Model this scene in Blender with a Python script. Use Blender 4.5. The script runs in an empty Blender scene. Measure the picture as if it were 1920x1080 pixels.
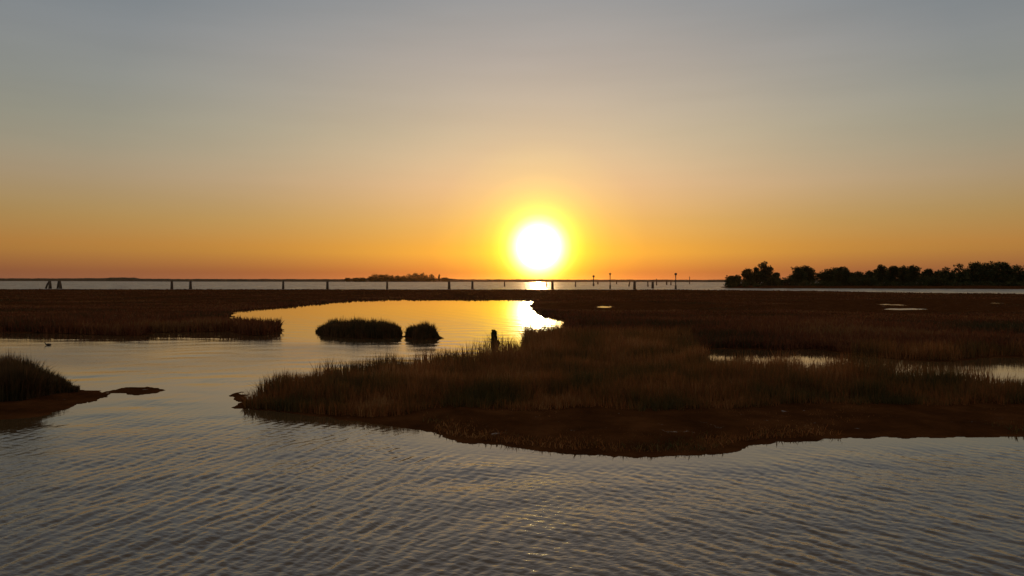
import bpy, bmesh, math, random
import numpy as np
from mathutils import Vector, Matrix
random.seed(7); RNG = np.random.default_rng(11)
sc = bpy.context.scene
COL = sc.collection
R = math.radians
H = 4.0              # eye height above the water (m), the deck of a boat
F = 1440.0           # focal length in photograph pixels
CX, HY = 960.0, 525.5

# ------------------------------------------------------------------ helpers
def gp(px, py):
    """survey helper: a bearing/depression read off the photo -> metres on the water plane"""
    d = H * F / (py - HY)
    return ((px - CX) / F * d, d)
def tb(py, g):
    """base row of a grass edge whose top row is py, for grass of height g"""
    return HY + (py - HY) * H / (H - g)
def at(px, D): return (px - CX) / F * D
def zt(py, D): return H - (py - HY) / F * D

def tag(o, label=None, cat=None, group=None, kind=None):
    if label: o['label'] = label
    if cat: o['category'] = cat
    if group: o['group'] = group
    if kind: o['kind'] = kind
    return o
def mesh_obj(name, verts, faces, mat, parent=None, smooth=False):
    me = bpy.data.meshes.new(name)
    me.from_pydata([tuple(v) for v in verts], [], faces); me.update()
    return link(name, me, mat, parent, smooth)
def link(name, me, mat, parent=None, smooth=False):
    o = bpy.data.objects.new(name, me); COL.objects.link(o)
    if mat: me.materials.append(mat)
    if parent: o.parent = parent
    if smooth:
        me.polygons.foreach_set('use_smooth', np.ones(len(me.polygons), dtype=bool))
    return o
def np_mesh(name, V, quads=None, tris=None):
    me = bpy.data.meshes.new(name)
    V = np.asarray(V, dtype=np.float32)
    loops = []; starts = []; n = 0
    if quads is not None and len(quads):
        q = np.asarray(quads, dtype=np.int32); loops.append(q.ravel()); starts.append(np.arange(len(q)) * 4); n = len(q) * 4
    if tris is not None and len(tris):
        t = np.asarray(tris, dtype=np.int32); loops.append(t.ravel()); starts.append(n + np.arange(len(t)) * 3)
    L = np.concatenate(loops); S = np.concatenate(starts).astype(np.int32)
    me.vertices.add(len(V)); me.vertices.foreach_set('co', V.ravel())
    me.loops.add(len(L)); me.loops.foreach_set('vertex_index', L)
    me.polygons.add(len(S)); me.polygons.foreach_set('loop_start', S)
    me.update(calc_edges=True); me.validate()
    return me
def empty(name, loc, rz=0):
    o = bpy.data.objects.new(name, None); COL.objects.link(o)
    o.location = loc; o.rotation_euler = (0, 0, rz); return o
def bm_obj(name, bm, mat, parent=None, smooth=False):
    me = bpy.data.meshes.new(name); bm.to_mesh(me); bm.free()
    return link(name, me, mat, parent, smooth)
def tube(bm, pts, rad, n=8, jitter=0.0):
    """tapered tube through pts"""
    rings = []
    for i, p in enumerate(pts):
        p = Vector(p)
        a = Vector(pts[max(i - 1, 0)]); b = Vector(pts[min(i + 1, len(pts) - 1)])
        d = (b - a).normalized()
        u = d.orthogonal().normalized(); v = d.cross(u)
        rings.append([bm.verts.new(p + (u * math.cos(2 * math.pi * k / n) + v * math.sin(2 * math.pi * k / n)) * rad[i] * (1 + random.uniform(-jitter, jitter))) for k in range(n)])
    for a, b in zip(rings, rings[1:]):
        for k in range(n): bm.faces.new((a[k], a[(k + 1) % n], b[(k + 1) % n], b[k]))
    bm.faces.new(rings[0][::-1]); bm.faces.new(rings[-1])

# value noise (periodic lattice) ------------------------------------------------
_T = RNG.random((256, 256))
def noise2(x, y):
    xi = np.floor(x).astype(int); yi = np.floor(y).astype(int)
    fx = x - xi; fy = y - yi
    fx = fx * fx * (3 - 2 * fx); fy = fy * fy * (3 - 2 * fy)
    a = _T[xi & 255, yi & 255]; b = _T[(xi + 1) & 255, yi & 255]
    c = _T[xi & 255, (yi + 1) & 255]; d = _T[(xi + 1) & 255, (yi + 1) & 255]
    return (a * (1 - fx) + b * fx) * (1 - fy) + (c * (1 - fx) + d * fx) * fy - .5
def fbm(x, y, o=4):
    s = 0; a = 1
    for i in range(o):
        s = s + a * noise2(x * 2 ** i + 17.3 * i, y * 2 ** i + 5.1 * i); a *= .5
    return s
def sstep(a, b, x):
    t = np.clip((x - a) / (b - a), 0, 1); return t * t * (3 - 2 * t)

# signed distance (positive inside) ----------------------------------------------
def sdf(P, X, Y):
    P = np.asarray(P, float); n = len(P)
    d = np.full(X.shape, 1e18); ins = np.zeros(X.shape, bool)
    for i in range(n):
        ax, ay = P[i]; bx, by = P[(i + 1) % n]
        ex, ey = bx - ax, by - ay
        t = np.clip(((X - ax) * ex + (Y - ay) * ey) / (ex * ex + ey * ey + 1e-12), 0, 1)
        d = np.minimum(d, (X - ax - t * ex) ** 2 + (Y - ay - t * ey) ** 2)
        c = (ay > Y) != (by > Y)
        if ey != 0: ins ^= c & (X < (bx - ax) * (Y - ay) / ey + ax)
    return np.where(ins, 1, -1) * np.sqrt(d)

# ------------------------------------------------------------------ materials
class NT:
    def __init__(s, mat): s.t = mat.node_tree; s.n = s.t.nodes; s.l = s.t.links
    def add(s, ty, **kw):
        n = s.n.new(ty)
        for k, v in kw.items(): setattr(n, k, v)
        return n
    def lk(s, a, b): s.l.new(a, b)
def new_mat(name):
    m = bpy.data.materials.new(name); m.use_nodes = True
    return m, NT(m), m.node_tree.nodes['Principled BSDF']
def ramp(nt, stops, interp='LINEAR'):
    r = nt.add('ShaderNodeValToRGB'); cr = r.color_ramp; cr.interpolation = interp
    while len(cr.elements) > 1: cr.elements.remove(cr.elements[-1])
    for i, (p, c) in enumerate(stops):
        e = cr.elements[0] if i == 0 else cr.elements.new(p)
        e.position = p
        e.color = (c[0], c[1], c[2], 1) if hasattr(c, '__len__') else (c, c, c, 1)
    return r

def grass_mat(name, cols, patch_scale, transl=.2):
    m, nt, b = new_mat(name)
    gi = nt.add('ShaderNodeNewGeometry')
    tc = nt.add('ShaderNodeTexCoord')
    nz = nt.add('ShaderNodeTexNoise'); nz.inputs['Scale'].default_value = patch_scale; nz.inputs['Detail'].default_value = 4
    nt.lk(tc.outputs['Object'], nz.inputs['Vector'])
    mm = nt.add('ShaderNodeMath', operation='MULTIPLY_ADD'); mm.inputs[1].default_value = .55
    nt.lk(gi.outputs['Random Per Island'], mm.inputs[0])
    m2 = nt.add('ShaderNodeMath', operation='MULTIPLY_ADD'); m2.inputs[1].default_value = 2.8; m2.inputs[2].default_value = -1.17
    nt.lk(nz.outputs['Fac'], m2.inputs[0]); nt.lk(m2.outputs[0], mm.inputs[2])
    r = ramp(nt, [(i / (len(cols) - 1), c) for i, c in enumerate(cols)])
    nt.lk(mm.outputs[0], r.inputs[0])
    nt.lk(r.outputs[0], b.inputs['Base Color'])
    b.inputs['Roughness'].default_value = .75; b.inputs['Specular IOR Level'].default_value = .15
    tr = nt.add('ShaderNodeBsdfTranslucent'); nt.lk(r.outputs[0], tr.inputs['Color'])
    mx = nt.add('ShaderNodeMixShader'); mx.inputs[0].default_value = transl
    nt.lk(b.outputs[0], mx.inputs[1]); nt.lk(tr.outputs[0], mx.inputs[2])
    nt.lk(mx.outputs[0], m.node_tree.nodes['Material Output'].inputs['Surface'])
    return m
GRASS_COLS = [(.055, .044, .013), (.10, .060, .017), (.17, .074, .021), (.24, .086, .026), (.30, .16, .06)]
M_grass = grass_mat('cordgrass', GRASS_COLS, .35, .2)
M_grass_dim = grass_mat('dimmed_grass', [(.022, .020, .007), (.038, .028, .009), (.055, .034, .012), (.085, .042, .016), (.13, .07, .03)], .5, .12)  # grass colour painted darker for bank and islets outside the sun's veiling glare
M_marsh = grass_mat('saltmarsh_plants', [(.034, .028, .009), (.062, .033, .011), (.11, .034, .013), (.14, .048, .018), (.17, .085, .03)], .06, .16)
M_leaf = grass_mat('tree_leaves', [(.018, .026, .009), (.028, .036, .012), (.042, .050, .016), (.06, .06, .02)], .15, .15)

def mud_mat():
    m, nt, b = new_mat('wet_mud')
    tc = nt.add('ShaderNodeTexCoord')
    n1 = nt.add('ShaderNodeTexNoise'); n1.inputs['Scale'].default_value = .7; n1.inputs['Detail'].default_value = 8; n1.inputs['Roughness'].default_value = .65
    n2 = nt.add('ShaderNodeTexNoise'); n2.inputs['Scale'].default_value = 9; n2.inputs['Detail'].default_value = 6
    nt.lk(tc.outputs['Object'], n1.inputs['Vector']); nt.lk(tc.outputs['Object'], n2.inputs['Vector'])
    r = ramp(nt, [(.3, (.034, .014, .005)), (.5, (.062, .024, .008)), (.7, (.10, .040, .014))])
    nt.lk(n1.outputs['Fac'], r.inputs[0]); nt.lk(r.outputs[0], b.inputs['Base Color'])
    rr = ramp(nt, [(.40, .62), (.62, .88)])
    nt.lk(n2.outputs['Fac'], rr.inputs[0]); nt.lk(rr.outputs[0], b.inputs['Roughness'])
    n3 = nt.add('ShaderNodeTexNoise'); n3.inputs['Scale'].default_value = 1.6; n3.inputs['Detail'].default_value = 5; n3.inputs['Roughness'].default_value = .7
    nt.lk(tc.outputs['Object'], n3.inputs['Vector'])
    wet = ramp(nt, [(.66, 0.0), (.72, .55)]); nt.lk(n3.outputs['Fac'], wet.inputs[0]); nt.lk(wet.outputs[0], b.inputs['Specular IOR Level'])
    rm = nt.add('ShaderNodeMixRGB'); nt.lk(wet.outputs[0], rm.inputs[0]); nt.lk(rr.outputs[0], rm.inputs[1]); rm.inputs[2].default_value = (.12, .12, .12, 1)
    nt.lk(rm.outputs[0], b.inputs['Roughness'])
    bp = nt.add('ShaderNodeBump'); bp.inputs['Strength'].default_value = .9; bp.inputs['Distance'].default_value = .06
    nt.lk(n2.outputs['Fac'], bp.inputs['Height']); nt.lk(bp.outputs[0], b.inputs['Normal'])
    return m
M_mud = mud_mat()

def water_mat():
    m, nt, b = new_mat('lagoon_water')
    b.inputs['Base Color'].default_value = (.075, .046, .021, 1)
    b.inputs['IOR'].default_value = 1.5
    at_ = nt.add('ShaderNodeAttribute'); at_.attribute_name = 'chop'
    rp = nt.add('ShaderNodeAttribute'); rp.attribute_name = 'ripple'
    tc = nt.add('ShaderNodeTexCoord')
    # ruffled patches and slicks drawn out across the view
    mp = nt.add('ShaderNodeMapping'); mp.inputs['Scale'].default_value = (.10, .05, 1); nt.lk(tc.outputs['Object'], mp.inputs['Vector'])
    nz = nt.add('ShaderNodeTexNoise'); nz.inputs['Scale'].default_value = 1; nz.inputs['Detail'].default_value = 4
    nt.lk(mp.outputs[0], nz.inputs['Vector'])
    pr = ramp(nt, [(.38, .55), (.62, 1.0)]); nt.lk(nz.outputs['Fac'], pr.inputs[0])
    mr = nt.add('ShaderNodeMath', operation='MULTIPLY'); nt.lk(at_.outputs['Fac'], mr.inputs[0]); nt.lk(pr.outputs[0], mr.inputs[1])
    nt.lk(mr.outputs[0], b.inputs['Roughness'])
    # fine capillary ripples
    w1 = nt.add('ShaderNodeTexNoise'); w1.inputs['Scale'].default_value = 5.5; w1.inputs['Detail'].default_value = 3
    mp2 = nt.add('ShaderNodeMapping'); mp2.inputs['Scale'].default_value = (.65, 1.25, 1); nt.lk(tc.outputs['Object'], mp2.inputs['Vector']); nt.lk(mp2.outputs[0], w1.inputs['Vector'])
    bp = nt.add('ShaderNodeBump'); bp.inputs['Distance'].default_value = .006
    ms = nt.add('ShaderNodeMath', operation='MULTIPLY'); nt.lk(rp.outputs['Fac'], ms.inputs[1])
    w2 = nt.add('ShaderNodeTexNoise'); w2.inputs['Scale'].default_value = 20; w2.inputs['Detail'].default_value = 2
    nt.lk(mp2.outputs[0], w2.inputs['Vector'])
    ws = nt.add('ShaderNodeMath', operation='MULTIPLY_ADD'); ws.inputs[1].default_value = .8
    nt.lk(w2.outputs['Fac'], ws.inputs[0]); nt.lk(w1.outputs['Fac'], ws.inputs[2])
    nt.lk(pr.outputs[0], ms.inputs[0]); nt.lk(ms.outputs[0], bp.inputs['Strength'])
    nt.lk(ws.outputs[0], bp.inputs['Height']); nt.lk(bp.outputs[0], b.inputs['Normal'])
    return m
M_water = water_mat()

def wood_mat(name, c1, c2):
    m, nt, b = new_mat(name)
    tc = nt.add('ShaderNodeTexCoord'); mp = nt.add('ShaderNodeMapping'); mp.inputs['Scale'].default_value = (6, 6, .8)
    nz = nt.add('ShaderNodeTexNoise'); nz.inputs['Scale'].default_value = 2; nz.inputs['Detail'].default_value = 6
    nt.lk(tc.outputs['Object'], mp.inputs['Vector']); nt.lk(mp.outputs[0], nz.inputs['Vector'])
    r = ramp(nt, [(.3, c1), (.7, c2)]); nt.lk(nz.outputs['Fac'], r.inputs[0]); nt.lk(r.outputs[0], b.inputs['Base Color'])
    b.inputs['Roughness'].default_value = .85
    return m
M_pile = wood_mat('weathered_pile', (.035, .025, .018), (.09, .065, .045))
M_bark = wood_mat('bark', (.03, .02, .014), (.08, .055, .036))
M_band = wood_mat('rusty_band', (.05, .03, .02), (.10, .05, .03))
M_bird = wood_mat('dark_plumage', (.02, .017, .014), (.045, .038, .03))
M_bill = wood_mat('horn_bill', (.10, .08, .04), (.14, .11, .06))
M_mark = wood_mat('faded_daymark', (.04, .03, .03), (.08, .05, .045))

# ------------------------------------------------------------------ sun, sky, camera
SUN_EL, SUN_AZ = math.degrees(math.atan2(HY - 463, math.hypot(F, 50))), math.degrees(math.atan2(50, F))
sd = Vector((math.sin(R(SUN_AZ)) * math.cos(R(SUN_EL)), math.cos(R(SUN_AZ)) * math.cos(R(SUN_EL)), math.sin(R(SUN_EL))))
def build_world():
    w = bpy.data.worlds.new('World'); sc.world = w; w.use_nodes = True
    nt = NT(w); bg = w.node_tree.nodes['Background']
    sky = nt.add('ShaderNodeTexSky'); sky.sky_type = 'NISHITA'; sky.sun_disc = False
    sky.sun_elevation = R(SUN_EL); sky.sun_rotation = R(SUN_AZ)
    sky.dust_density = .5; sky.ozone_density = 1.0; sky.air_density = 1.0
    tc = nt.add('ShaderNodeTexCoord')
    nrm = nt.add('ShaderNodeVectorMath', operation='NORMALIZE'); nt.lk(tc.outputs['Generated'], nrm.inputs[0])
    sep = nt.add('ShaderNodeSeparateXYZ'); nt.lk(nrm.outputs[0], sep.inputs[0])
    el = nt.add('ShaderNodeMath', operation='MULTIPLY', use_clamp=True); el.inputs[1].default_value = 2.0; nt.lk(sep.outputs['Z'], el.inputs[0])
    dt = nt.add('ShaderNodeVectorMath', operation='DOT_PRODUCT'); dt.inputs[1].default_value = sd; nt.lk(nrm.outputs[0], dt.inputs[0])
    cl = nt.add('ShaderNodeMath', operation='MINIMUM'); cl.inputs[1].default_value = 1.0; nt.lk(dt.outputs['Value'], cl.inputs[0])
    th = nt.add('ShaderNodeMath', operation='ARCCOSINE'); nt.lk(cl.outputs[0], th.inputs[0])
    S = lambda d: math.sin(R(d)) * 2
    K = 10.0   # nishita strength .05 is applied below as .5 * .1
    # thicker air low on the horizon dims the clear-sky model there
    dim = ramp(nt, [(0, (.34, .29, .7)), (S(.6), (.38, .33, .6)), (S(2.0), (.62, .67, .50)), (S(4.5), (.75, .77, .70)), (S(7), (.94, .90, .92)), (S(9), 1.0)])
    nt.lk(el.outputs[0], dim.inputs[0])
    m1 = nt.add('ShaderNodeMixRGB', blend_type='MULTIPLY'); m1.inputs[0].default_value = 1
    nt.lk(sky.outputs[0], m1.inputs[1]); nt.lk(dim.outputs[0], m1.inputs[2])
    sc1 = nt.add('ShaderNodeVectorMath', operation='SCALE'); sc1.inputs['Scale'].default_value = .05 / .1; nt.lk(m1.outputs[0], sc1.inputs[0])
    # pale summer haze veil by elevation
    hz = ramp(nt, [(0, (.13, .055, .05)), (S(.6), (.08, .025, .03)), (S(2.5), (.185, .055, .018)), (S(4.2), (.22, .11, .045)), (S(7), (.268, .190, .13)), (S(10.6), (.28, .246, .19)), (S(16), (.258, .243, .243)), (S(20), (.217, .230, .258)), (1.0, (.24, .195, .155))])
    nt.lk(el.outputs[0], hz.inputs[0])
    tdeg = nt.add('ShaderNodeMath', operation='DIVIDE'); tdeg.inputs[1].default_value = math.pi; nt.lk(th.outputs[0], tdeg.inputs[0])
    fr = ramp(nt, [(0, 1.0), (10 / 180, 1.0), (17 / 180, (.93, .90, .86)), (31 / 180, (.585, .63, .675)), (60 / 180, .60), (100 / 180, .85), (1, 1.1)])
    nt.lk(tdeg.outputs[0], fr.inputs[0])
    m2 = nt.add('ShaderNodeMixRGB', blend_type='MULTIPLY'); m2.inputs[0].default_value = 1
    # the haze is never quite even: long faint bands
    mpz = nt.add('ShaderNodeMapping'); mpz.inputs['Scale'].default_value = (1.6, 1.6, 14); nt.lk(nrm.outputs[0], mpz.inputs['Vector'])
    nzz = nt.add('ShaderNodeTexNoise'); nzz.inputs['Scale'].default_value = 1.3; nzz.inputs['Detail'].default_value = 5; nzz.inputs['Roughness'].default_value = .55; nt.lk(mpz.outputs[0], nzz.inputs['Vector'])
    mrz = nt.add('ShaderNodeMapRange'); mrz.inputs['From Min'].default_value = .3; mrz.inputs['From Max'].default_value = .7; mrz.inputs['To Min'].default_value = .93; mrz.inputs['To Max'].default_value = 1.07
    nt.lk(nzz.outputs['Fac'], mrz.inputs['Value'])
    hzs = nt.add('ShaderNodeVectorMath', operation='SCALE'); nt.lk(hz.outputs[0], hzs.inputs[0]); nt.lk(mrz.outputs[0], hzs.inputs['Scale'])
    nt.lk(hzs.outputs[0], m2.inputs[1]); nt.lk(fr.outputs[0], m2.inputs[2])
    sc2 = nt.add('ShaderNodeVectorMath', operation='SCALE'); sc2.inputs['Scale'].default_value = 1 / .1; nt.lk(m2.outputs[0], sc2.inputs[0])
    lo = ramp(nt, [(0, (.10, .04, .015)), (S(2.5), (.15, .046, .014)), (S(5), (.10, .04, .004)), (S(9), (.03, .012, 0)), (S(13), (0, 0, 0))])
    nt.lk(el.outputs[0], lo.inputs[0])
    f2 = ramp(nt, [(0, 0), (8 / 180, 0), (17 / 180, .42), (31 / 180, 1.0), (60 / 180, .9), (1, .7)])
    nt.lk(tdeg.outputs[0], f2.inputs[0])
    m3 = nt.add('ShaderNodeMixRGB', blend_type='MULTIPLY'); m3.inputs[0].default_value = 1
    nt.lk(lo.outputs[0], m3.inputs[1]); nt.lk(f2.outputs[0], m3.inputs[2])
    sc4 = nt.add('ShaderNodeVectorMath', operation='SCALE'); sc4.inputs['Scale'].default_value = 1 / .1; nt.lk(m3.outputs[0], sc4.inputs[0])
    # the sun's own disc and the bright aureole of dusty air around it
    t8 = nt.add('ShaderNodeMath', operation='DIVIDE', use_clamp=True); t8.inputs[1].default_value = R(8); nt.lk(th.outputs[0], t8.inputs[0])
    co = ramp(nt, [(0, (1, .9, .62)), (1.0 / 8, (.50, .42, .22)), (1.35 / 8, (.16, .13, .050)), (1.7 / 8, (.06, .045, .0205)), (2.05 / 8, (.035, .025, .0088)), (2.5 / 8, (.024, .0175, .0018)), (3.0 / 8, (.014, .0108, .0003)), (3.6 / 8, (.007, .0062, 0)), (4.4 / 8, (.003, .0032, 0)), (5.6 / 8, (.001, .0012, 0)), (1, (0, 0, 0))])
    nt.lk(t8.outputs[0], co.inputs[0])
    sc3 = nt.add('ShaderNodeVectorMath', operation='SCALE'); sc3.inputs['Scale'].default_value = 40 / .1; nt.lk(co.outputs[0], sc3.inputs[0])
    a1 = nt.add('ShaderNodeVectorMath', operation='ADD'); nt.lk(sc1.outputs[0], a1.inputs[0]); nt.lk(sc2.outputs[0], a1.inputs[1])
    a2 = nt.add('ShaderNodeVectorMath', operation='ADD'); nt.lk(a1.outputs[0], a2.inputs[0]); nt.lk(sc3.outputs[0], a2.inputs[1])
    a3 = nt.add('ShaderNodeVectorMath', operation='ADD'); nt.lk(a2.outputs[0], a3.inputs[0]); nt.lk(sc4.outputs[0], a3.inputs[1])
    nt.lk(a3.outputs[0], bg.inputs['Color']); bg.inputs['Strength'].default_value = .1
build_world()
L = bpy.data.lights.new('sun', 'SUN'); L.energy = .8; L.angle = R(.53); L.color = (1, .50, .18)
so = bpy.data.objects.new('sun', L); COL.objects.link(so); so.location = (0, 0, 60)
so.rotation_euler = (-sd).to_track_quat('-Z', 'Y').to_euler()
cam = bpy.data.cameras.new('camera'); co_ = bpy.data.objects.new('camera', cam); COL.objects.link(co_)
cam.sensor_width = 36; cam.lens = 36 * F / 1920; cam.shift_y = -(540 - HY) / 1920
co_.location = (0, 0, H); co_.rotation_euler = (math.pi / 2, 0, 0)
cam.clip_start = .1; cam.clip_end = 90000
sc.camera = co_
sc.view_settings.view_transform = 'Standard'; sc.view_settings.look = 'None'
sc.view_settings.exposure = 0; sc.view_settings.gamma = 1

# ------------------------------------------------------------------ land outlines
GN, GL = .85, .85
def bpts(l): return [gp(x, tb(y, g[0]) if g else y) for x, y, *g in l]
MAIN = bpts([
    (425, 742.5), (438, 749.5), (430, 766), (470, 769), (520, 773), (560, 777), (640, 784), (700, 791), (760, 803), (820, 821), (880, 831),
    (950, 839), (1020, 847), (1080, 852), (1200, 856), (1300, 855), (1375, 850), (1390, 838), (1440, 830), (1520, 826), (1620, 821), (1920, 820), (2300, 818), (2900, 820),
    (2900, 552, .4), (1920, 549.5, .4), (1700, 547.2, .4), (1560, 544.5, .4), (1400, 543, .4), (1280, 542, .4), (600, 541.5, .4), (-700, 541, .4),
    (-700, 618), (0, 623), (120, 626), (215, 630), (262, 631), (290, 624), (430, 622), (458, 630), (505, 629), (527, 621), (534, 613),
    (517, 598, .8), (480, 594, .8), (440, 591, .8), (425, 589, .8), (440, 583), (520, 577), (590, 570), (650, 564.5), (740, 561), (800, 562), (960, 562), (999, 563.5),
    (996, 570), (991, 576), (1003, 585), (1012, 592), (1040, 597), (1060, 599),
    (1046, 603, GN), (1000, 607, GN), (980, 609, GN), (976, 625, GN), (972, 642, GN), (900, 648, GN), (830, 652, GN), (760, 660, GN), (680, 668, GN), (600, 678, GN), (520, 690, GN), (468, 703, GN), (447, 734)])
CREEK = bpts([(1308, 657), (1335, 654.5), (1420, 655.5), (1470, 659.5), (1500, 655), (1545, 657), (1600, 667), (1700, 676), (1790, 678), (1840, 671), (1920, 670), (2900, 680), (2900, 705, GN), (1920, 695, GN), (1860, 690, GN), (1720, 685, GN), (1640, 675, GN), (1570, 671, GN), (1500, 668, GN), (1440, 667, GN), (1340, 662, GN)])
PONDS = [bpts([(1656, 579.5), (1668, 578), (1690, 578.8), (1708, 578), (1738, 579.6), (1732, 581), (1712, 581), (1700, 582.2), (1676, 582), (1664, 581)]),
         bpts([(1648, 571), (1660, 570), (1670, 571.2), (1690, 571), (1698, 572.3), (1682, 573.2), (1660, 572.6)]),
         bpts([(1122, 575.5), (1131, 574), (1143, 574.5), (1147, 576.5), (1137, 577.8), (1126, 577.4)]),
         bpts([(1854, 568.6), (1862, 568), (1880, 568.1), (1884, 569), (1868, 569.5)])]
BANK = bpts([(-500, 800), (0, 788), (60, 781), (120, 768), (170, 753), (202, 744), (196, 738), (176, 733), (150, 732.5), (132, 730), (100, 726), (60, 720), (0, 712), (-500, 700)])
BAR = bpts([(190, 738), (225, 737.5), (245, 741), (288, 737.5), (306, 731.5), (284, 726), (245, 727.5), (205, 733.5)])
ISLET1 = bpts([(590, 622), (603, 629), (650, 634), (700, 635.5), (742, 634.5), (756, 629), (750, 620), (700, 617.5), (640, 617), (606, 617.5)])
ISLET2 = bpts([(758, 631), (775, 636), (800, 636.5), (818, 635), (835, 635), (820, 630), (800, 627), (770, 626)])
WOODED = bpts([(1350, 538.5), (1365, 540.2), (1500, 540.8), (1700, 541.6), (1920, 542.2), (2900, 546), (2900, 536.5), (1920, 535), (1420, 535), (1365, 537)])

# ------------------------------------------------------------------ ground: one sheet that rises out of the lagoon
def ground():
    dys = [400.0]
    while dys[-1] > 8.2: dys.append(dys[-1] - min(1.25, dys[-1] * .009))
    dys = np.array(dys); pxs = np.arange(-700, 2901, 4.0)
    D = H * F / dys
    X = (pxs[None, :] - CX) / F * D[:, None]; Y = np.repeat(D[:, None], len(pxs), 1)
    jit = .006 * Y + .08
    wx = X + fbm(X * .55, Y * .55) * jit * 1.6 + fbm(X * 2.4, Y * 2.4) * .24
    wy = Y + fbm(X * .45 + 40, Y * .45) * jit * 1.6 + fbm(X * 2.1 + 9, Y * 2.1) * .24
    s = sdf(MAIN, wx, wy); s = np.minimum(s, -sdf(CREEK, wx, wy))
    for p in PONDS: s = np.minimum(s, -sdf(p, wx, wy))
    for p in (BANK, ISLET1, ISLET2): s = np.maximum(s, sdf(p, wx, wy))
    low = s.copy()
    s = np.maximum(s, sdf(BAR, wx, wy))
    wd = sdf(WOODED, wx, wy)
    z = np.where(s > 0, .015 + .13 * sstep(0, 2.2, s) + .10 * sstep(2, 8, s) * sstep(4, 9, low), np.maximum(s * .22, -.6))
    z += np.where(s > .02, np.minimum(s, 1) * (fbm(X * .9, Y * .9) * .06 + fbm(X * 4, Y * 4) * .035), 0)
    z = np.where(wd > 0, np.maximum(z, .05 + 1.0 * sstep(0, 9, wd) + fbm(X * .1, Y * .1) * .5 * sstep(0, 6, wd)), z)
    V = np.stack([X, Y, z], -1).reshape(-1, 3)
    nr, nc = X.shape; i = np.arange(nr - 1)[:, None] * nc + np.arange(nc - 1)[None, :]
    q = np.stack([i, i + 1, i + 1 + nc, i + nc], -1).reshape(-1, 4)
    o = link('ground', np_mesh('ground', V, q), M_mud, smooth=True)
    tag(o, 'dark wet mud of the marsh, its banks and the low islets', kind='structure')
ground()

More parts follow.
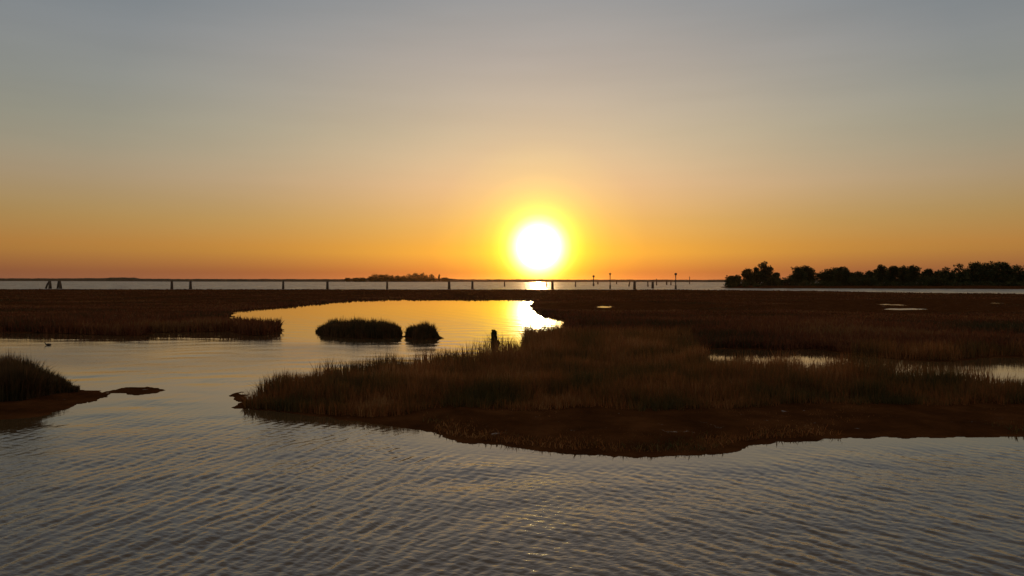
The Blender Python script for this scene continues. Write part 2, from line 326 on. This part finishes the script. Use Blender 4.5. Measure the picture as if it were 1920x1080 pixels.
# ------------------------------------------------------------------ water with real waves near the eye
def water():
    th = np.concatenate([np.arange(-180, -41, 5.0), np.arange(-41, 41, .062), np.arange(41, 180, 5.0)])
    dy = [700.0, 690]
    while dy[-1] > 26: dy.append(dy[-1] - .85)
    while dy[-1] > .12: dy.append(dy[-1] * .93)
    r = np.concatenate([[.5, 2, 4, 6, 7.4], H * F / np.array(dy)])
    A = np.radians(th)
    X = r[:, None] * np.sin(A)[None, :]; Y = r[:, None] * np.cos(A)[None, :]
    Rr = np.repeat(r[:, None], len(th), 1)
    dr = np.gradient(r)[:, None]
    z = np.zeros_like(X)
    rg = np.random.default_rng(5)
    wob = fbm(X * .45, Y * .28)
    def add(lam, ang, slope, w):
        kx, ky = math.sin(ang), math.cos(ang)
        k = 2 * math.pi / lam
        rad = np.abs(kx * np.sin(A) + ky * np.cos(A))[None, :]
        f = np.clip((lam / np.maximum(rad, .05) / dr - 2.2) / 2.5, 0, 1)
        ph = rg.random() * 6.28
        p = k * (kx * X + ky * Y) + ph + 1.3 * np.sin(.35 * X + .21 * Y + ph * 3) + wob * (.6 + ph * .5)
        c = np.sin(p) + .22 * np.sin(2 * p + 1.2)
        return z + slope / k * c * w * f
    sx = X / np.maximum(Y, .1)
    near = 1 - sstep(11, 26, Rr)
    wA = (1 - sstep(-.25, .25, sx)) * (.18 + .82 * near)
    wB = sstep(-.12, .45, sx) * (.18 + .82 * near)
    aA, aB = math.atan2(.94, -.30), math.atan2(.80, .60)
    grp = .55 + .9 * np.clip(fbm(X * .16, Y * .10) + .5, 0, 1)
    for i in range(9):
        z = add(rg.uniform(.20, .46), aA + rg.normal(0, .20), .034, wA * grp)
        z = add(rg.uniform(.18, .42), aB + rg.normal(0, .22), .030, wB * grp)
    for i in range(6):
        z = add(rg.uniform(.5, .95), aA + rg.normal(0, .2), .011, wA)
        z = add(rg.uniform(.5, .95), aB + rg.normal(0, .2), .010, wB)
    for i in range(22):
        z = add(rg.uniform(.08, .34), rg.normal(0, .9), .019, .8)
    for i in range(8):
        z = add(rg.uniform(.8, 3.5), rg.normal(0, .6), .007, 1.0)
    # waves die out against the banks
    k = (Rr < 75) & (Y > 10)
    land = np.full(X.shape, -9.0)
    xs, ys = X[k], Y[k]
    l = sdf(MAIN[:26] + [MAIN[26]] + MAIN[34:], xs, ys)
    for p in (BANK, BAR, ISLET1, ISLET2): l = np.maximum(l, sdf(p, xs, ys))
    land[k] = l
    z *= .12 + .88 * sstep(.1, 2.2, -land)
    V = np.stack([X, Y, z], -1).reshape(-1, 3)
    nr, nc = X.shape
    i = np.arange(nr - 1)[:, None] * nc
    j = np.arange(nc)[None, :]; j2 = (j + 1) % nc
    q = np.stack([i + j, i + j2, i + nc + j2, i + nc + j], -1).reshape(-1, 4)[:, ::-1]
    c = len(V); V = np.vstack([V, [[0, 0, 0]]])
    jj = np.arange(nc); t = np.stack([np.full(nc, c), (jj + 1) % nc, jj], -1)
    me = np_mesh('water', V, q, t)
    lee = .18 + .82 * sstep(.4, 4.0 + .12 * np.clip(Rr - 18, 0, 60), -land)
    ch = (.045 + .075 * sstep(14, 45, Rr) + .09 * sstep(20, 32, Rr) * (1 - sstep(50, 66, Rr))) * lee - .08 * sstep(60, 95, Rr) + .43 * sstep(230, 330, Rr)
    ch = np.maximum(ch, .03)
    ch = np.where((Y > 95) & (Y < 228) & (X > 12) & (X / np.maximum(Y, 1) > .09), .24, ch)
    ch = np.append(ch.ravel(), .1).astype(np.float32)
    at_ = me.attributes.new('chop', 'FLOAT', 'POINT'); at_.data.foreach_set('value', ch)
    rp = np.append(((.05 + .45 * (1 - sstep(55, 85, Rr)) + .55 * (1 - sstep(18, 40, Rr))) * lee).ravel(), 1).astype(np.float32)
    ar = me.attributes.new('ripple', 'FLOAT', 'POINT'); ar.data.foreach_set('value', rp)
    o = link('water', me, M_water, smooth=True)
    tag(o, 'rippled lagoon water mirroring the sunset', kind='structure')
water()

# ------------------------------------------------------------------ grasses
def blades(name, X, Y, Z, h, w, mat, label, lean=.22):
    n = len(X); a = RNG.random(n) * 6.283
    ux, uy = np.cos(a) * w * .5, np.sin(a) * w * .5
    b = RNG.random(n) * 6.283
    bush = RNG.random(n) < .5                      # bent, broken and side-growing stems
    h = np.where(bush, h * RNG.uniform(.55, .95, n), h); w = np.where(bush, w * 1.5, w)
    ln = np.abs(RNG.normal(0, lean, n)) * h * np.where(bush, 2.4, .9)
    lx, ly = np.cos(b) * ln, np.sin(b) * ln
    P = np.zeros((n, 5, 3), np.float32)
    P[:, 0] = np.stack([X - ux, Y - uy, Z], -1); P[:, 1] = np.stack([X + ux, Y + uy, Z], -1)
    mz = Z + h * .58
    P[:, 2] = np.stack([X + lx * .38 - ux * .85, Y + ly * .38 - uy * .85, mz], -1)
    P[:, 3] = np.stack([X + lx * .38 + ux * .85, Y + ly * .38 + uy * .85, mz], -1)
    P[:, 4] = np.stack([X + lx, Y + ly, Z + h], -1)
    i = np.arange(n) * 5
    q = np.stack([i, i + 1, i + 3, i + 2], -1); t = np.stack([i + 2, i + 3, i + 4], -1)
    o = link(name, np_mesh(name, P.reshape(-1, 3), q, t), mat)
    return tag(o, label, 'marsh grass', kind='stuff')

def in_land(X, Y):
    s = sdf(MAIN, X, Y); s = np.minimum(s, -sdf(CREEK, X, Y))
    for p in PONDS: s = np.minimum(s, -sdf(p, X, Y))
    return s
MUDLINE = [(300, 764), (455, 764), (520, 769), (600, 776), (700, 782), (760, 783), (860, 777), (1000, 776), (1300, 776), (1500, 771), (1700, 767), (2900, 767)]
def scatter_px(n, x0, x1, y0, y1):
    px = RNG.uniform(x0, x1, n); py = RNG.uniform(y0, y1, n)
    D = H * F / (py - HY)
    return px, py, (px - CX) / F * D, D

# near island
def near_grass():
    px, py, X, Y = scatter_px(300000, 380, 2700, 628, 790)
    ml = np.interp(px, [p[0] for p in MUDLINE], [p[1] for p in MUDLINE]) + fbm(X * .5, Y * .5) * 14
    s = in_land(X, Y)
    clump = fbm(X * .8, Y * .8)
    k = (py < ml) & ((fbm(X * 1.7 + 3, Y * 1.7) > -.30) | (RNG.random(len(X)) < .25)) & (px > 455 + np.abs(py - 752) * .25) & (s > .12) & (s + clump * .8 > .1)
    k &= ~((px > 1300) & (py < 664))
    px, py, X, Y, s, clump = (v[k] for v in (px, py, X, Y, s, clump))
    edge = np.interp(px, [p[0] for p in MUDLINE], [p[1] for p in MUDLINE]) - py
    h = GN * (1.0 + .48 * clump + .22 * fbm(X * .22, Y * .22)) * RNG.uniform(.80, 1.02, len(X))
    h *= .45 + .55 * sstep(0, 26, edge + fbm(X * .7, Y * .7) * 14)
    h *= np.where((px > 1290) & (py < 740), 1.10, 1)
    h *= 1 + .42 * sstep(845, 885, px) * sstep(1060, 1040, px) * sstep(705, 670, py)
    h *= 1 + .30 * np.exp(-((px - 930) / 26) ** 2) * sstep(705, 685, py)
    pin = np.exp(-((px - 1470) / 34) ** 2) + np.exp(-((px - 1625) / 45) ** 2)
    h *= 1 + .22 * pin * sstep(760, 690, py)
    h *= np.where(RNG.random(len(X)) < .04, 1.12, 1)
    blades('marsh_grass', X, Y, np.full(len(X), .02), h, RNG.uniform(.012, .032, len(X)), M_grass, 'tall dark cordgrass covering the large near island behind the mud bank')
    # thin stubble on the mud flat
    px, py, X, Y = scatter_px(30000, 380, 2600, 752, 856)
    s = in_land(X, Y); k = (s > .25) & (fbm(X * .5 + 7, Y * .5) > .06)
    X, Y = X[k], Y[k]
    blades('stubble', X, Y, np.full(len(X), .03), RNG.uniform(.05, .17, len(X)), RNG.uniform(.01, .03, len(X)), M_grass, 'sparse low stubble on the bare mud flat facing the water', .5)
near_grass()

def mid_grass():
    px, py, X, Y = scatter_px(330000, 985, 2850, 541, 664)
    s = in_land(X, Y)
    creek = sdf(CREEK, X, Y)
    k = (s > .25) & ((py < 632) | (px > 1300))
    k &= ~((px > 1290) & (py > 652) & (creek < 0) & (Y < 40))
    k &= ~((px < 1300) & (py > 628))
    px, py, X, Y, s = (v[k] for v in (px, py, X, Y, s))
    cl = fbm(X * .12, Y * .12); c2 = fbm(X * .9, Y * .9)
    pd = np.full(X.shape, -1e9)
    for p in PONDS: pd = np.maximum(pd, sdf(p, X, Y))
    h = (.42 + .38 * sstep(588, 634, py)) * (.9 + .55 * cl + .3 * c2) * RNG.uniform(.6, 1.08, len(X))
    h *= .12 + .88 * sstep(2, 20, -pd)
    w = np.maximum(.03, Y / F * RNG.uniform(1.2, 2.8, len(X)))
    blades('marsh_grass', X, Y, np.full(len(X), .04), h, w, M_marsh, 'low red brown saltmarsh plants spreading behind the near island up to the open lagoon', .35)
mid_grass()

def left_grass():
    px, py, X, Y = scatter_px(250000, -650, 990, 541, 634)
    s = in_land(X, Y); k = (s > .2)
    px, py, X, Y, s = (v[k] for v in (px, py, X, Y, s))
    cl = fbm(X * .15, Y * .15); c2 = fbm(X * .9, Y * .9)
    h = (.42 + .46 * sstep(588, 612, py) * sstep(760, 520, px)) * (.92 + .5 * cl + .35 * c2) * RNG.uniform(.62, 1.08, len(X))
    w = np.maximum(.03, Y / F * RNG.uniform(1.2, 2.8, len(X)))
    blades('marsh_grass', X, Y, np.full(len(X), .04), h, w, M_marsh, 'brown marsh growth on the long flat shore across the channel', .32)
left_grass()

def patch_grass(poly, n, g, x0, x1, y0, y1, label, wid=(.02, .045), inset=.1, front=None, end_taper=None):
    px, py, X, Y = scatter_px(n, x0, x1, y0, y1)
    s = sdf(poly, X, Y); k = s > inset
    if front is not None: k &= py < np.interp(px, [p[0] for p in front], [p[1] for p in front]) + fbm(X, Y) * 6
    px, X, Y, s = px[k], X[k], Y[k], s[k]
    h = g * (.90 + (.45 if poly is BANK else .75) * fbm(X * 1.3, Y * 1.3)) * RNG.uniform(.78, 1.02, len(X)) * (.80 + .20 * sstep(0, .6, s))
    if end_taper: h *= np.interp(px, [p[0] for p in end_taper], [p[1] for p in end_taper])
    h *= np.where(RNG.random(len(X)) < .05, 1.2, 1)
    blades('marsh_grass', X, Y, np.full(len(X), .02), h, RNG.uniform(*wid, len(X)), M_grass_dim, label)
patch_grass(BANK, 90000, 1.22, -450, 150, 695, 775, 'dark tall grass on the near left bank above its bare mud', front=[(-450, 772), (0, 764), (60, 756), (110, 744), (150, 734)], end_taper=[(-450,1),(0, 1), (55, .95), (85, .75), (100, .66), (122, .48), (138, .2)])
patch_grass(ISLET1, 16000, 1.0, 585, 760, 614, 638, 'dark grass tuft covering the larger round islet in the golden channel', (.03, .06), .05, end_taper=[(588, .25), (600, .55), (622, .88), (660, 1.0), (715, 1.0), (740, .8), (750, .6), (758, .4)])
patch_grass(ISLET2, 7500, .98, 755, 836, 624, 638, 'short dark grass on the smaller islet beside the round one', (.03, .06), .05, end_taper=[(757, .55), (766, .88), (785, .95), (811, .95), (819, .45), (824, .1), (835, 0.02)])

# ------------------------------------------------------------------ far shore
def far_shore():
    st = [(-900, 4200, 521.5), (0, 3700, 522.2), (120, 3400, 522.3), (200, 3000, 521.6), (206, 3000, 520.6), (252, 2900, 520.8), (262, 2700, 522.6), (330, 2300, 523.4), (640, 2000, 523.8), (655, 1960, 522.6), (690, 1940, 522.0), (845, 1930, 522.4), (860, 1930, 524.0), (1000, 1850, 524.3), (1300, 1700, 524.9), (1420, 1650, 525.0), (1700, 1600, 524.6), (2800, 1600, 524.0)]
    xs = np.arange(-900, 2800, 1.6)
    Dd = np.interp(xs, [s[0] for s in st], [s[1] for s in st]); ty = np.interp(xs, [s[0] for s in st], [s[2] for s in st])
    ty = ty - np.abs(fbm(xs * .06, xs * 0 + 3)) * .9 - RNG.random(len(xs)) * .35
    V = []; n = len(xs)
    for x, D, t in zip(xs, Dd, ty):
        X = at(x, D); zz = max(zt(t, D), .8)
        k = X / D
        for dd, z in ((-14, -.3), (-4, zz * .35), (0, zz * .85), (14, zz), (60, zz * .9), (120, -.3)):
            V.append((k * (D + dd), D + dd, z))
    q = [(i * 6 + j, (i + 1) * 6 + j, (i + 1) * 6 + j + 1, i * 6 + j + 1) for i in range(n - 1) for j in range(5)]
    o = mesh_obj('far_shore', V, q, M_shore)
    tag(o, 'thin dark line of land along the horizon across the lagoon', kind='structure')
def shore_mat():
    m, nt, b = new_mat('scrub_shore')
    tc = nt.add('ShaderNodeTexCoord'); nz = nt.add('ShaderNodeTexNoise'); nz.inputs['Scale'].default_value = .05; nz.inputs['Detail'].default_value = 6
    nt.lk(tc.outputs['Object'], nz.inputs['Vector'])
    r = ramp(nt, [(.35, (.035, .035, .016)), (.65, (.085, .06, .03))]); nt.lk(nz.outputs['Fac'], r.inputs[0]); nt.lk(r.outputs[0], b.inputs['Base Color'])
    b.inputs['Roughness'].default_value = .9
    return m
M_shore = shore_mat()
far_shore()

# ------------------------------------------------------------------ trees
def leaf_cloud(lobes, n, size, flat=.75):
    """many leaf sprays spread through the volume of the lobes (centre, radii)"""
    vol = np.array([l[1][0] * l[1][1] * l[1][2] for l in lobes]) ** .8; vol /= vol.sum()
    idx = RNG.choice(len(lobes), n, p=vol)
    c = np.array([l[0] for l in lobes])[idx]; rr = np.array([l[1] for l in lobes])[idx]
    d = RNG.normal(size=(n, 3)); d /= np.linalg.norm(d, axis=1)[:, None]
    rad = RNG.random(n) ** .42 * (1 + RNG.normal(0, .09, n))
    p = c + d * rr * rad[:, None]
    s = size * RNG.uniform(.5, 1.4, n)
    u = RNG.normal(size=(n, 3)); u /= np.linalg.norm(u, axis=1)[:, None]
    v = np.cross(u, RNG.normal(size=(n, 3))); v /= np.linalg.norm(v, axis=1)[:, None]
    P = np.stack([p - u * s[:, None], p - v * (s * flat * .6)[:, None], p + u * s[:, None], p + v * (s * flat * .6)[:, None]], 1)
    i = np.arange(n) * 4
    return P.reshape(-1, 3), np.stack([i, i + 1, i + 2, i + 3], -1)
def tree(name, X, Y, z0, height, width, label, group, n=2600, leaf=.42, cat='tree', bushy=.12, mat=M_leaf):
    root = empty(name, (X, Y, z0)); tag(root, label, cat, group)
    bm = bmesh.new(); rt = max(.06, height * .022)
    top = height * .72; bend = random.uniform(-.06, .06) * height
    tube(bm, [(0, 0, -.3), (bend * .3, 0, top * .35), (bend, 0, top * .7), (bend * 1.1, 0, top)], [rt * 1.3, rt, rt * .6, rt * .2], 7, .08)
    lobes = []
    nl = random.randint(7, 10)
    for k in range(nl):
        a = 6.283 * k / nl + random.uniform(-.4, .4); fr = random.uniform(bushy + .12, .86)
        env = math.sin(math.pi * min(1, (fr * .86 + .12))) ** .7
        rx = width * .5 * env * random.uniform(.35, .62)
        c = (math.cos(a) * rx + bend * .6, math.sin(a) * rx, height * fr)
        q = random.uniform(.23, .33) * width
        lobes.append((c, (q, q, min(q * random.uniform(.65, .95), height * (1 - fr) + .12 * height))))
        tube(bm, [(bend * .3, 0, height * max(.12, fr - .35)), (c[0] * .55, c[1] * .55, height * (fr - .14)), c], [rt * .5, rt * .3, rt * .1], 5)
    lobes.append(((bend, 0, height * .84), (width * .20, width * .20, height * .16)))
    lobes.append(((0, 0, height * .5), (width * .36, width * .36, height * .30)))
    lobes.append(((0, 0, height * .24), (width * .46, width * .40, height * .24)))
    bm_obj('trunk', bm, M_bark, root, True)
    V, q = leaf_cloud(lobes, n, leaf)
    link('crown', np_mesh('crown', V, q), mat, root)
    return root

G_T = 'trees on the wooded island'
#        px  width  top   D   name, label
TREES = [(1375, 26, 517.5, 400, 'shrub', 'low bush at the left end of the wooded island by the water'),
         (1403, 24, 502.5, 408, 'tree', 'tree leaning against the left side of the pointed tallest tree'),
         (1417, 18, 499.5, 424, 'tree', 'slim tree half hidden behind the pointed tree'),
         (1434, 28, 490.0, 406, 'tree', 'pointed tree near the left end of the island, the tallest of its clump'),
         (1454, 18, 511.0, 424, 'tree', 'small tree just right of the pointed tall tree'),
         (1496, 30, 499.5, 410, 'tree', 'rounded tree left half of the first dome after the low gap'),
         (1513, 34, 498.5, 420, 'tree', 'rounded tree right half of the first dome after the low gap'),
         (1552, 36, 503.5, 408, 'tree', 'broad low domed tree, left of the second dome'),
         (1572, 34, 501.5, 420, 'tree', 'broad low domed tree, peak of the second dome'),
         (1588, 28, 506.0, 406, 'tree', 'sloping right shoulder tree of the second dome'),
         (1614, 26, 509.5, 412, 'tree', 'low tree filling the dip after the second dome'),
         (1634, 24, 506.5, 420, 'tree', 'small tree rising from the dip to the spiky clump'),
         (1650, 26, 495.5, 408, 'tree', 'tall spiky tree with its peak left in the middle clump'),
         (1672, 28, 498.0, 414, 'tree', 'bushy tree in the centre of the middle clump'),
         (1694, 24, 497.0, 420, 'tree', 'tree with a notch beside it in the middle clump'),
         (1710, 26, 498.0, 406, 'tree', 'tree closing the right side of the middle clump'),
         (1739, 26, 504.5, 412, 'tree', 'lone low tree in the gap before the long wood'),
         (1757, 24, 509.0, 418, 'tree', 'shrubby tree at the foot of the long wood'),
         (1775, 32, 500.5, 408, 'tree', 'sloping first tree of the long wood at the right'),
         (1797, 36, 493.0, 414, 'tree', 'big dense tree where the long wood reaches full height'),
         (1822, 38, 491.5, 422, 'tree', 'big dense tree second along the flat top of the long wood'),
         (1846, 36, 491.5, 410, 'tree', 'big dense tree in the middle of the long wood'),
         (1868, 34, 491.0, 420, 'tree', 'big ragged tree right of the middle of the long wood'),
         (1886, 32, 490.5, 408, 'tree', 'ragged topped tree with thin twigs above the long wood'),
         (1908, 34, 496.0, 414, 'tree', 'tree sloping down at the right border of the photo'),
         (1932, 36, 500.0, 420, 'tree', 'last tree of the wood cut by the right border')]
for px, wd, top, D, nm, lb in TREES:
    h = zt(top, D) - .7
    tree(nm, at(px, D), D, .7, h, wd * 1.16 / F * D, lb, G_T, n=int(1200 + wd * 100), leaf=.50, cat='bush' if nm == 'shrub' else 'tree', bushy=0 if h < 8 else .02)
def undergrowth():
    lob = []
    for px in np.arange(1362, 2100, 4.2):
        D = random.uniform(392, 404); hh = random.uniform(1.6, 3.6) * (1 if px > 1395 else .7)
        if 1450 < px < 1486 or 1590 < px < 1640 or 1720 < px < 1775: hh += 2.6
        lob.append(((at(px, D), D, .5 + hh * .45), (1.7, 2.2, hh * .55)))
    V, q = leaf_cloud(lob, 16000, .5)
    o = link('undergrowth', np_mesh('undergrowth', V, q), M_leaf)
    tag(o, 'dense dark scrub along the foot of the trees on the wooded island', 'undergrowth', kind='stuff')
undergrowth()

G_F = 'trees on the far island'
FT = [(652, 9, 521.5, 'low shrubby tree at the left tail of the far island'), (667, 10, 521.2, 'second low tree on the left tail of the far island'), (680, 11, 520.6, 'low tree just before the far island rises'),
      (697, 11, 517.5, 'tree on the left slope of the far island clump'), (705, 12, 514.0, 'left tree of the first high clump on the far island'), (715, 12, 514.6, 'middle tree of the first high clump on the far island'), (724, 11, 514.2, 'right tree of the first high clump on the far island'),
      (735, 12, 516.6, 'tree in the saddle of the far island, beside the first clump'), (746, 12, 517.4, 'lowest tree in the saddle between the far clumps'), (757, 11, 516.6, 'tree in the saddle of the far island, beside the second clump'),
      (769, 12, 513.6, 'left tree of the second, highest clump on the far island'), (779, 13, 511.8, 'topmost tree of the second far clump'), (789, 12, 512.2, 'right tree of the second, highest far clump'),
      (800, 12, 514.6, 'tree on the right shoulder of the far island'), (811, 11, 514.8, 'last full tree on the right of the far island'), (823, 4.5, 514.2, 'thin upright tree standing apart on the far island'), (834, 10, 520.8, 'low tree at the right tail of the far island')]
for px, wd, top, lb in FT:
    D = 1905 + random.uniform(-12, 12)
    tree('tree', at(px, D), D, 1.5, zt(top, D) - 1.5, wd * (1.55 if wd > 5 else 1) / F * D, lb, G_F, n=900, leaf=1.25, bushy=0)

# ------------------------------------------------------------------ piles and stakes in the channel
def pile_cluster(px, top, base, wpx, label, spread=.03, lean=0.0, name='mooring_pile', group='timber pile clusters along the channel'):
    D = H * F / (base - HY); h = zt(top, D); w = wpx * 1.2 / F * D
    root = empty(name, (at(px, D), D, 0), random.uniform(0, 1)); tag(root, label, 'pile', group)
    r = max(.10, w * .25)
    for k in range(3):
        a = 2.094 * k + .4
        bm = bmesh.new()
        b = Vector((math.cos(a), math.sin(a), 0)) * (r * .7 + spread * h); t = Vector((math.cos(a), math.sin(a), 0)) * r * .62
        hh = h * (1 - .05 * k); off = Vector((lean * hh, 0, 0))
        tube(bm, [b + Vector((0, 0, -.7)), b.lerp(t, .5) + off * .5 + Vector((0, 0, hh * .5)), t + off + Vector((0, 0, hh - r * .5)), t + off + Vector((0, 0, hh))], [r * 1.1, r, r * .92, r * .55], 9, .05)
        bm_obj('timber', bm, M_pile, root, True)
    bm = bmesh.new(); c = Vector((lean * h * .82, 0, h * .80))
    tube(bm, [c, c + Vector((0, 0, .12))], [r * 1.9] * 2, 14)
    bm_obj('band', bm, M_band, root, True)
def stake(px, top, base, wpx, label, lean=0.0, mark=0, group='stakes and markers along the channel'):
    D = H * F / (base - HY); h = zt(top, D); r = max(.07, wpx / F * D * .5)
    root = empty('channel_marker' if mark else 'stake', (at(px, D), D, 0)); tag(root, label, 'channel marker' if mark else 'stake', group)
    bm = bmesh.new(); tube(bm, [(0, 0, -.7), (lean * h * .5, 0, h * .5), (lean * h, 0, h * .97), (lean * h, 0, h)], [r * 1.1, r, r * .9, r * .5], 8, .05)
    bm_obj('pole', bm, M_pile, root, True)
    if mark:
        s = mark / F * D * .5; bm = bmesh.new()
        tube(bm, [(lean * h, 0, h - s * 1.7), (lean * h, 0, h - s * 1.5), (lean * h, 0, h - s * .2), (lean * h, 0, h + .05)], [s * .7, s, s, s * .6], 10)
        bm_obj('daymark', bm, M_mark, root, True)
        bm = bmesh.new(); tube(bm, [(0, 0, -.7), (0, 0, h * .22), (0, 0, h * .24)], [r * 2.2, r * 2.0, r * 1.2], 8, .05)
        bm_obj('footing', bm, M_pile, root, True)
pile_cluster(91, 526.2, 541.0, 5.5, 'leaning splayed pile cluster, leftmost on the pale water', .28, .14)
pile_cluster(112, 525.6, 541.0, 5.5, 'dark broken pile cluster right beside the leftmost leaning one', .18, -.05)
pile_cluster(322, 526.0, 541.8, 4.6, 'pile cluster on the left, first of a close pair')
pile_cluster(357, 526.2, 541.8, 4.8, 'pile cluster on the left, second of a close pair')
pile_cluster(531, 526.6, 541.8, 4.0, 'slender pile cluster standing above the mouth of the left inlet')
pile_cluster(614, 526.8, 542.0, 4.6, 'pile cluster between the left inlet and the far island')
pile_cluster(726, 527.0, 541.5, 3.6, 'narrow pile cluster in front of the far island')
pile_cluster(842, 527.0, 542.0, 4.8, 'pile cluster below the right tail of the far island')
pile_cluster(886, 527.2, 541.8, 4.2, 'pile cluster left of the sun reflection, nearest the far island')
stake(946, 527.4, 537.0, 2.4, 'short thin stake left of the bright sun reflection')
stake(1025, 527.6, 537.6, 2.2, 'thin stake touching the right edge of the sun reflection')
pile_cluster(1036, 526.8, 542.0, 4.8, 'stout pile cluster just right of the sun reflection')
stake(1079, 527.8, 538.0, 2.2, 'lone thin stake between the sun reflection and the markers', .03)
stake(1113, 516.4, 536.0, 1.6, 'thin marker pole with a square top, first right of the sun', 0, 4.0)
stake(1121, 527.6, 533.0, 2.6, 'short stub behind the first marker pole')
stake(1144, 512.2, 541.5, 1.5, 'tall marker pole with a small dark head, middle of three', 0, 3.6)
stake(1156, 527.4, 532.5, 2.0, 'tiny far stake right of the tall middle marker')
stake(1179, 527.2, 537.0, 2.4, 'slanting stake leaning towards the stout pile by it', .22)
pile_cluster(1190, 526.8, 542.5, 5.0, 'stout split pile cluster in the middle of the marker field')
stake(1215, 527.2, 537.5, 2.4, 'upright stake left of the wide twin cluster', -.04)
pile_cluster(1224, 527.6, 540.8, 4.6, 'squat pile cluster between two upright stakes')
stake(1231, 522.5, 535.0, 2.0, 'stake standing taller than the far shore beside the squat cluster')
stake(1250, 525.0, 534.0, 2.4, 'short stake left of the last tall marker')
stake(1258, 525.4, 534.5, 2.0, 'second short stake left of the last tall marker')
stake(1267, 512.0, 542.0, 1.8, 'tall marker pole with a dark head, last before the wooded island', 0, 4.6)
stake(1293, 518.5, 532.5, 1.4, 'faint thin pole between the last marker and the wooded island')

# ------------------------------------------------------------------ single bush, waterbird
def lone_bush():
    D = 37.5; X = at(926, D); h = zt(619, D)
    root = empty('shrub', (X, D, .05)); tag(root, 'upright narrow bush standing alone on the back edge of the near island', 'bush')
    bm = bmesh.new()
    for k in range(7):
        a = k * .9; tube(bm, [(math.cos(a) * .06, math.sin(a) * .06, -.1), (math.cos(a) * .10, math.sin(a) * .10, h * .5), (math.cos(a) * .07, math.sin(a) * .07, h * .9)], [.018, .013, .005], 5)
    for s, hh in ((-1, .60), (1, .50), (1, .58)):
        tube(bm, [(0, 0, h * .42), (s * .16, .02, h * hh), (s * (.24 + .05 * hh), .03, h * (hh + .03))], [.014, .01, .004], 5)
    bm_obj('stems', bm, M_bark, root, True)
    lob = [((0, 0, h * .88), (.13, .13, .17)), ((.01, 0, h * .76), (.145, .14, .2)), ((.02, 0, h * .64), (.15, .14, .26)), ((.03, 0, h * .45), (.16, .17, .3)), ((.16, 0, h * .56), (.13, .12, .13)), ((-.2, 0, h * .66), (.03, .03, .02))]
    V, q = leaf_cloud(lob, 2600, .06)
    link('foliage', np_mesh('foliage', V, q), M_leaf, root)
lone_bush()

def waterbird():
    X, D = gp(90, 647.5)
    root = empty('waterbird', (X, D, 0), R(200)); tag(root, 'small dark waterbird floating on the channel off the far left shore', 'bird')
    bm = bmesh.new()
    pr = [(-.20, .06, .015), (-.16, .055, .04), (-.09, .05, .068), (0, .045, .075), (.08, .05, .066), (.125, .075, .042), (.14, .115, .026), (.15, .150, .023), (.165, .172, .030), (.195, .174, .024), (.212, .170, .010)]
    tube(bm, [(x, 0, z) for x, z, r in pr], [r for x, z, r in pr], 12)
    b = bm_obj('body', bm, M_bird, root, True)
    s = b.modifiers.new('s', 'SUBSURF'); s.levels = s.render_levels = 1
    bm = bmesh.new(); tube(bm, [(.205, 0, .170), (.235, 0, .166), (.258, 0, .162)], [.009, .007, .003], 6)
    bm_obj('bill', bm, M_bill, root, True)
waterbird()

# ------------------------------------------------------------------ warm evening air
def haze():
    m = bpy.data.materials.new('evening_haze'); m.use_nodes = True; nt = NT(m)
    m.node_tree.nodes.remove(m.node_tree.nodes['Principled BSDF'])
    v = nt.add('ShaderNodeVolumePrincipled')
    v.inputs['Color'].default_value = (1.0, .62, .36, 1); v.inputs['Density'].default_value = HAZE_D; v.inputs['Anisotropy'].default_value = .87
    nt.lk(v.outputs[0], m.node_tree.nodes['Material Output'].inputs['Volume'])
    bm = bmesh.new(); bmesh.ops.create_cube(bm, size=1)
    for q in bm.verts: q.co = Vector((q.co.x * 10400, q.co.y * 5200 + 2300, q.co.z * 23 + 9.7))
    o = bm_obj('haze', bm, m); tag(o, 'thin warm evening haze lying over the lagoon', kind='stuff')
HAZE_D = .000011
haze()
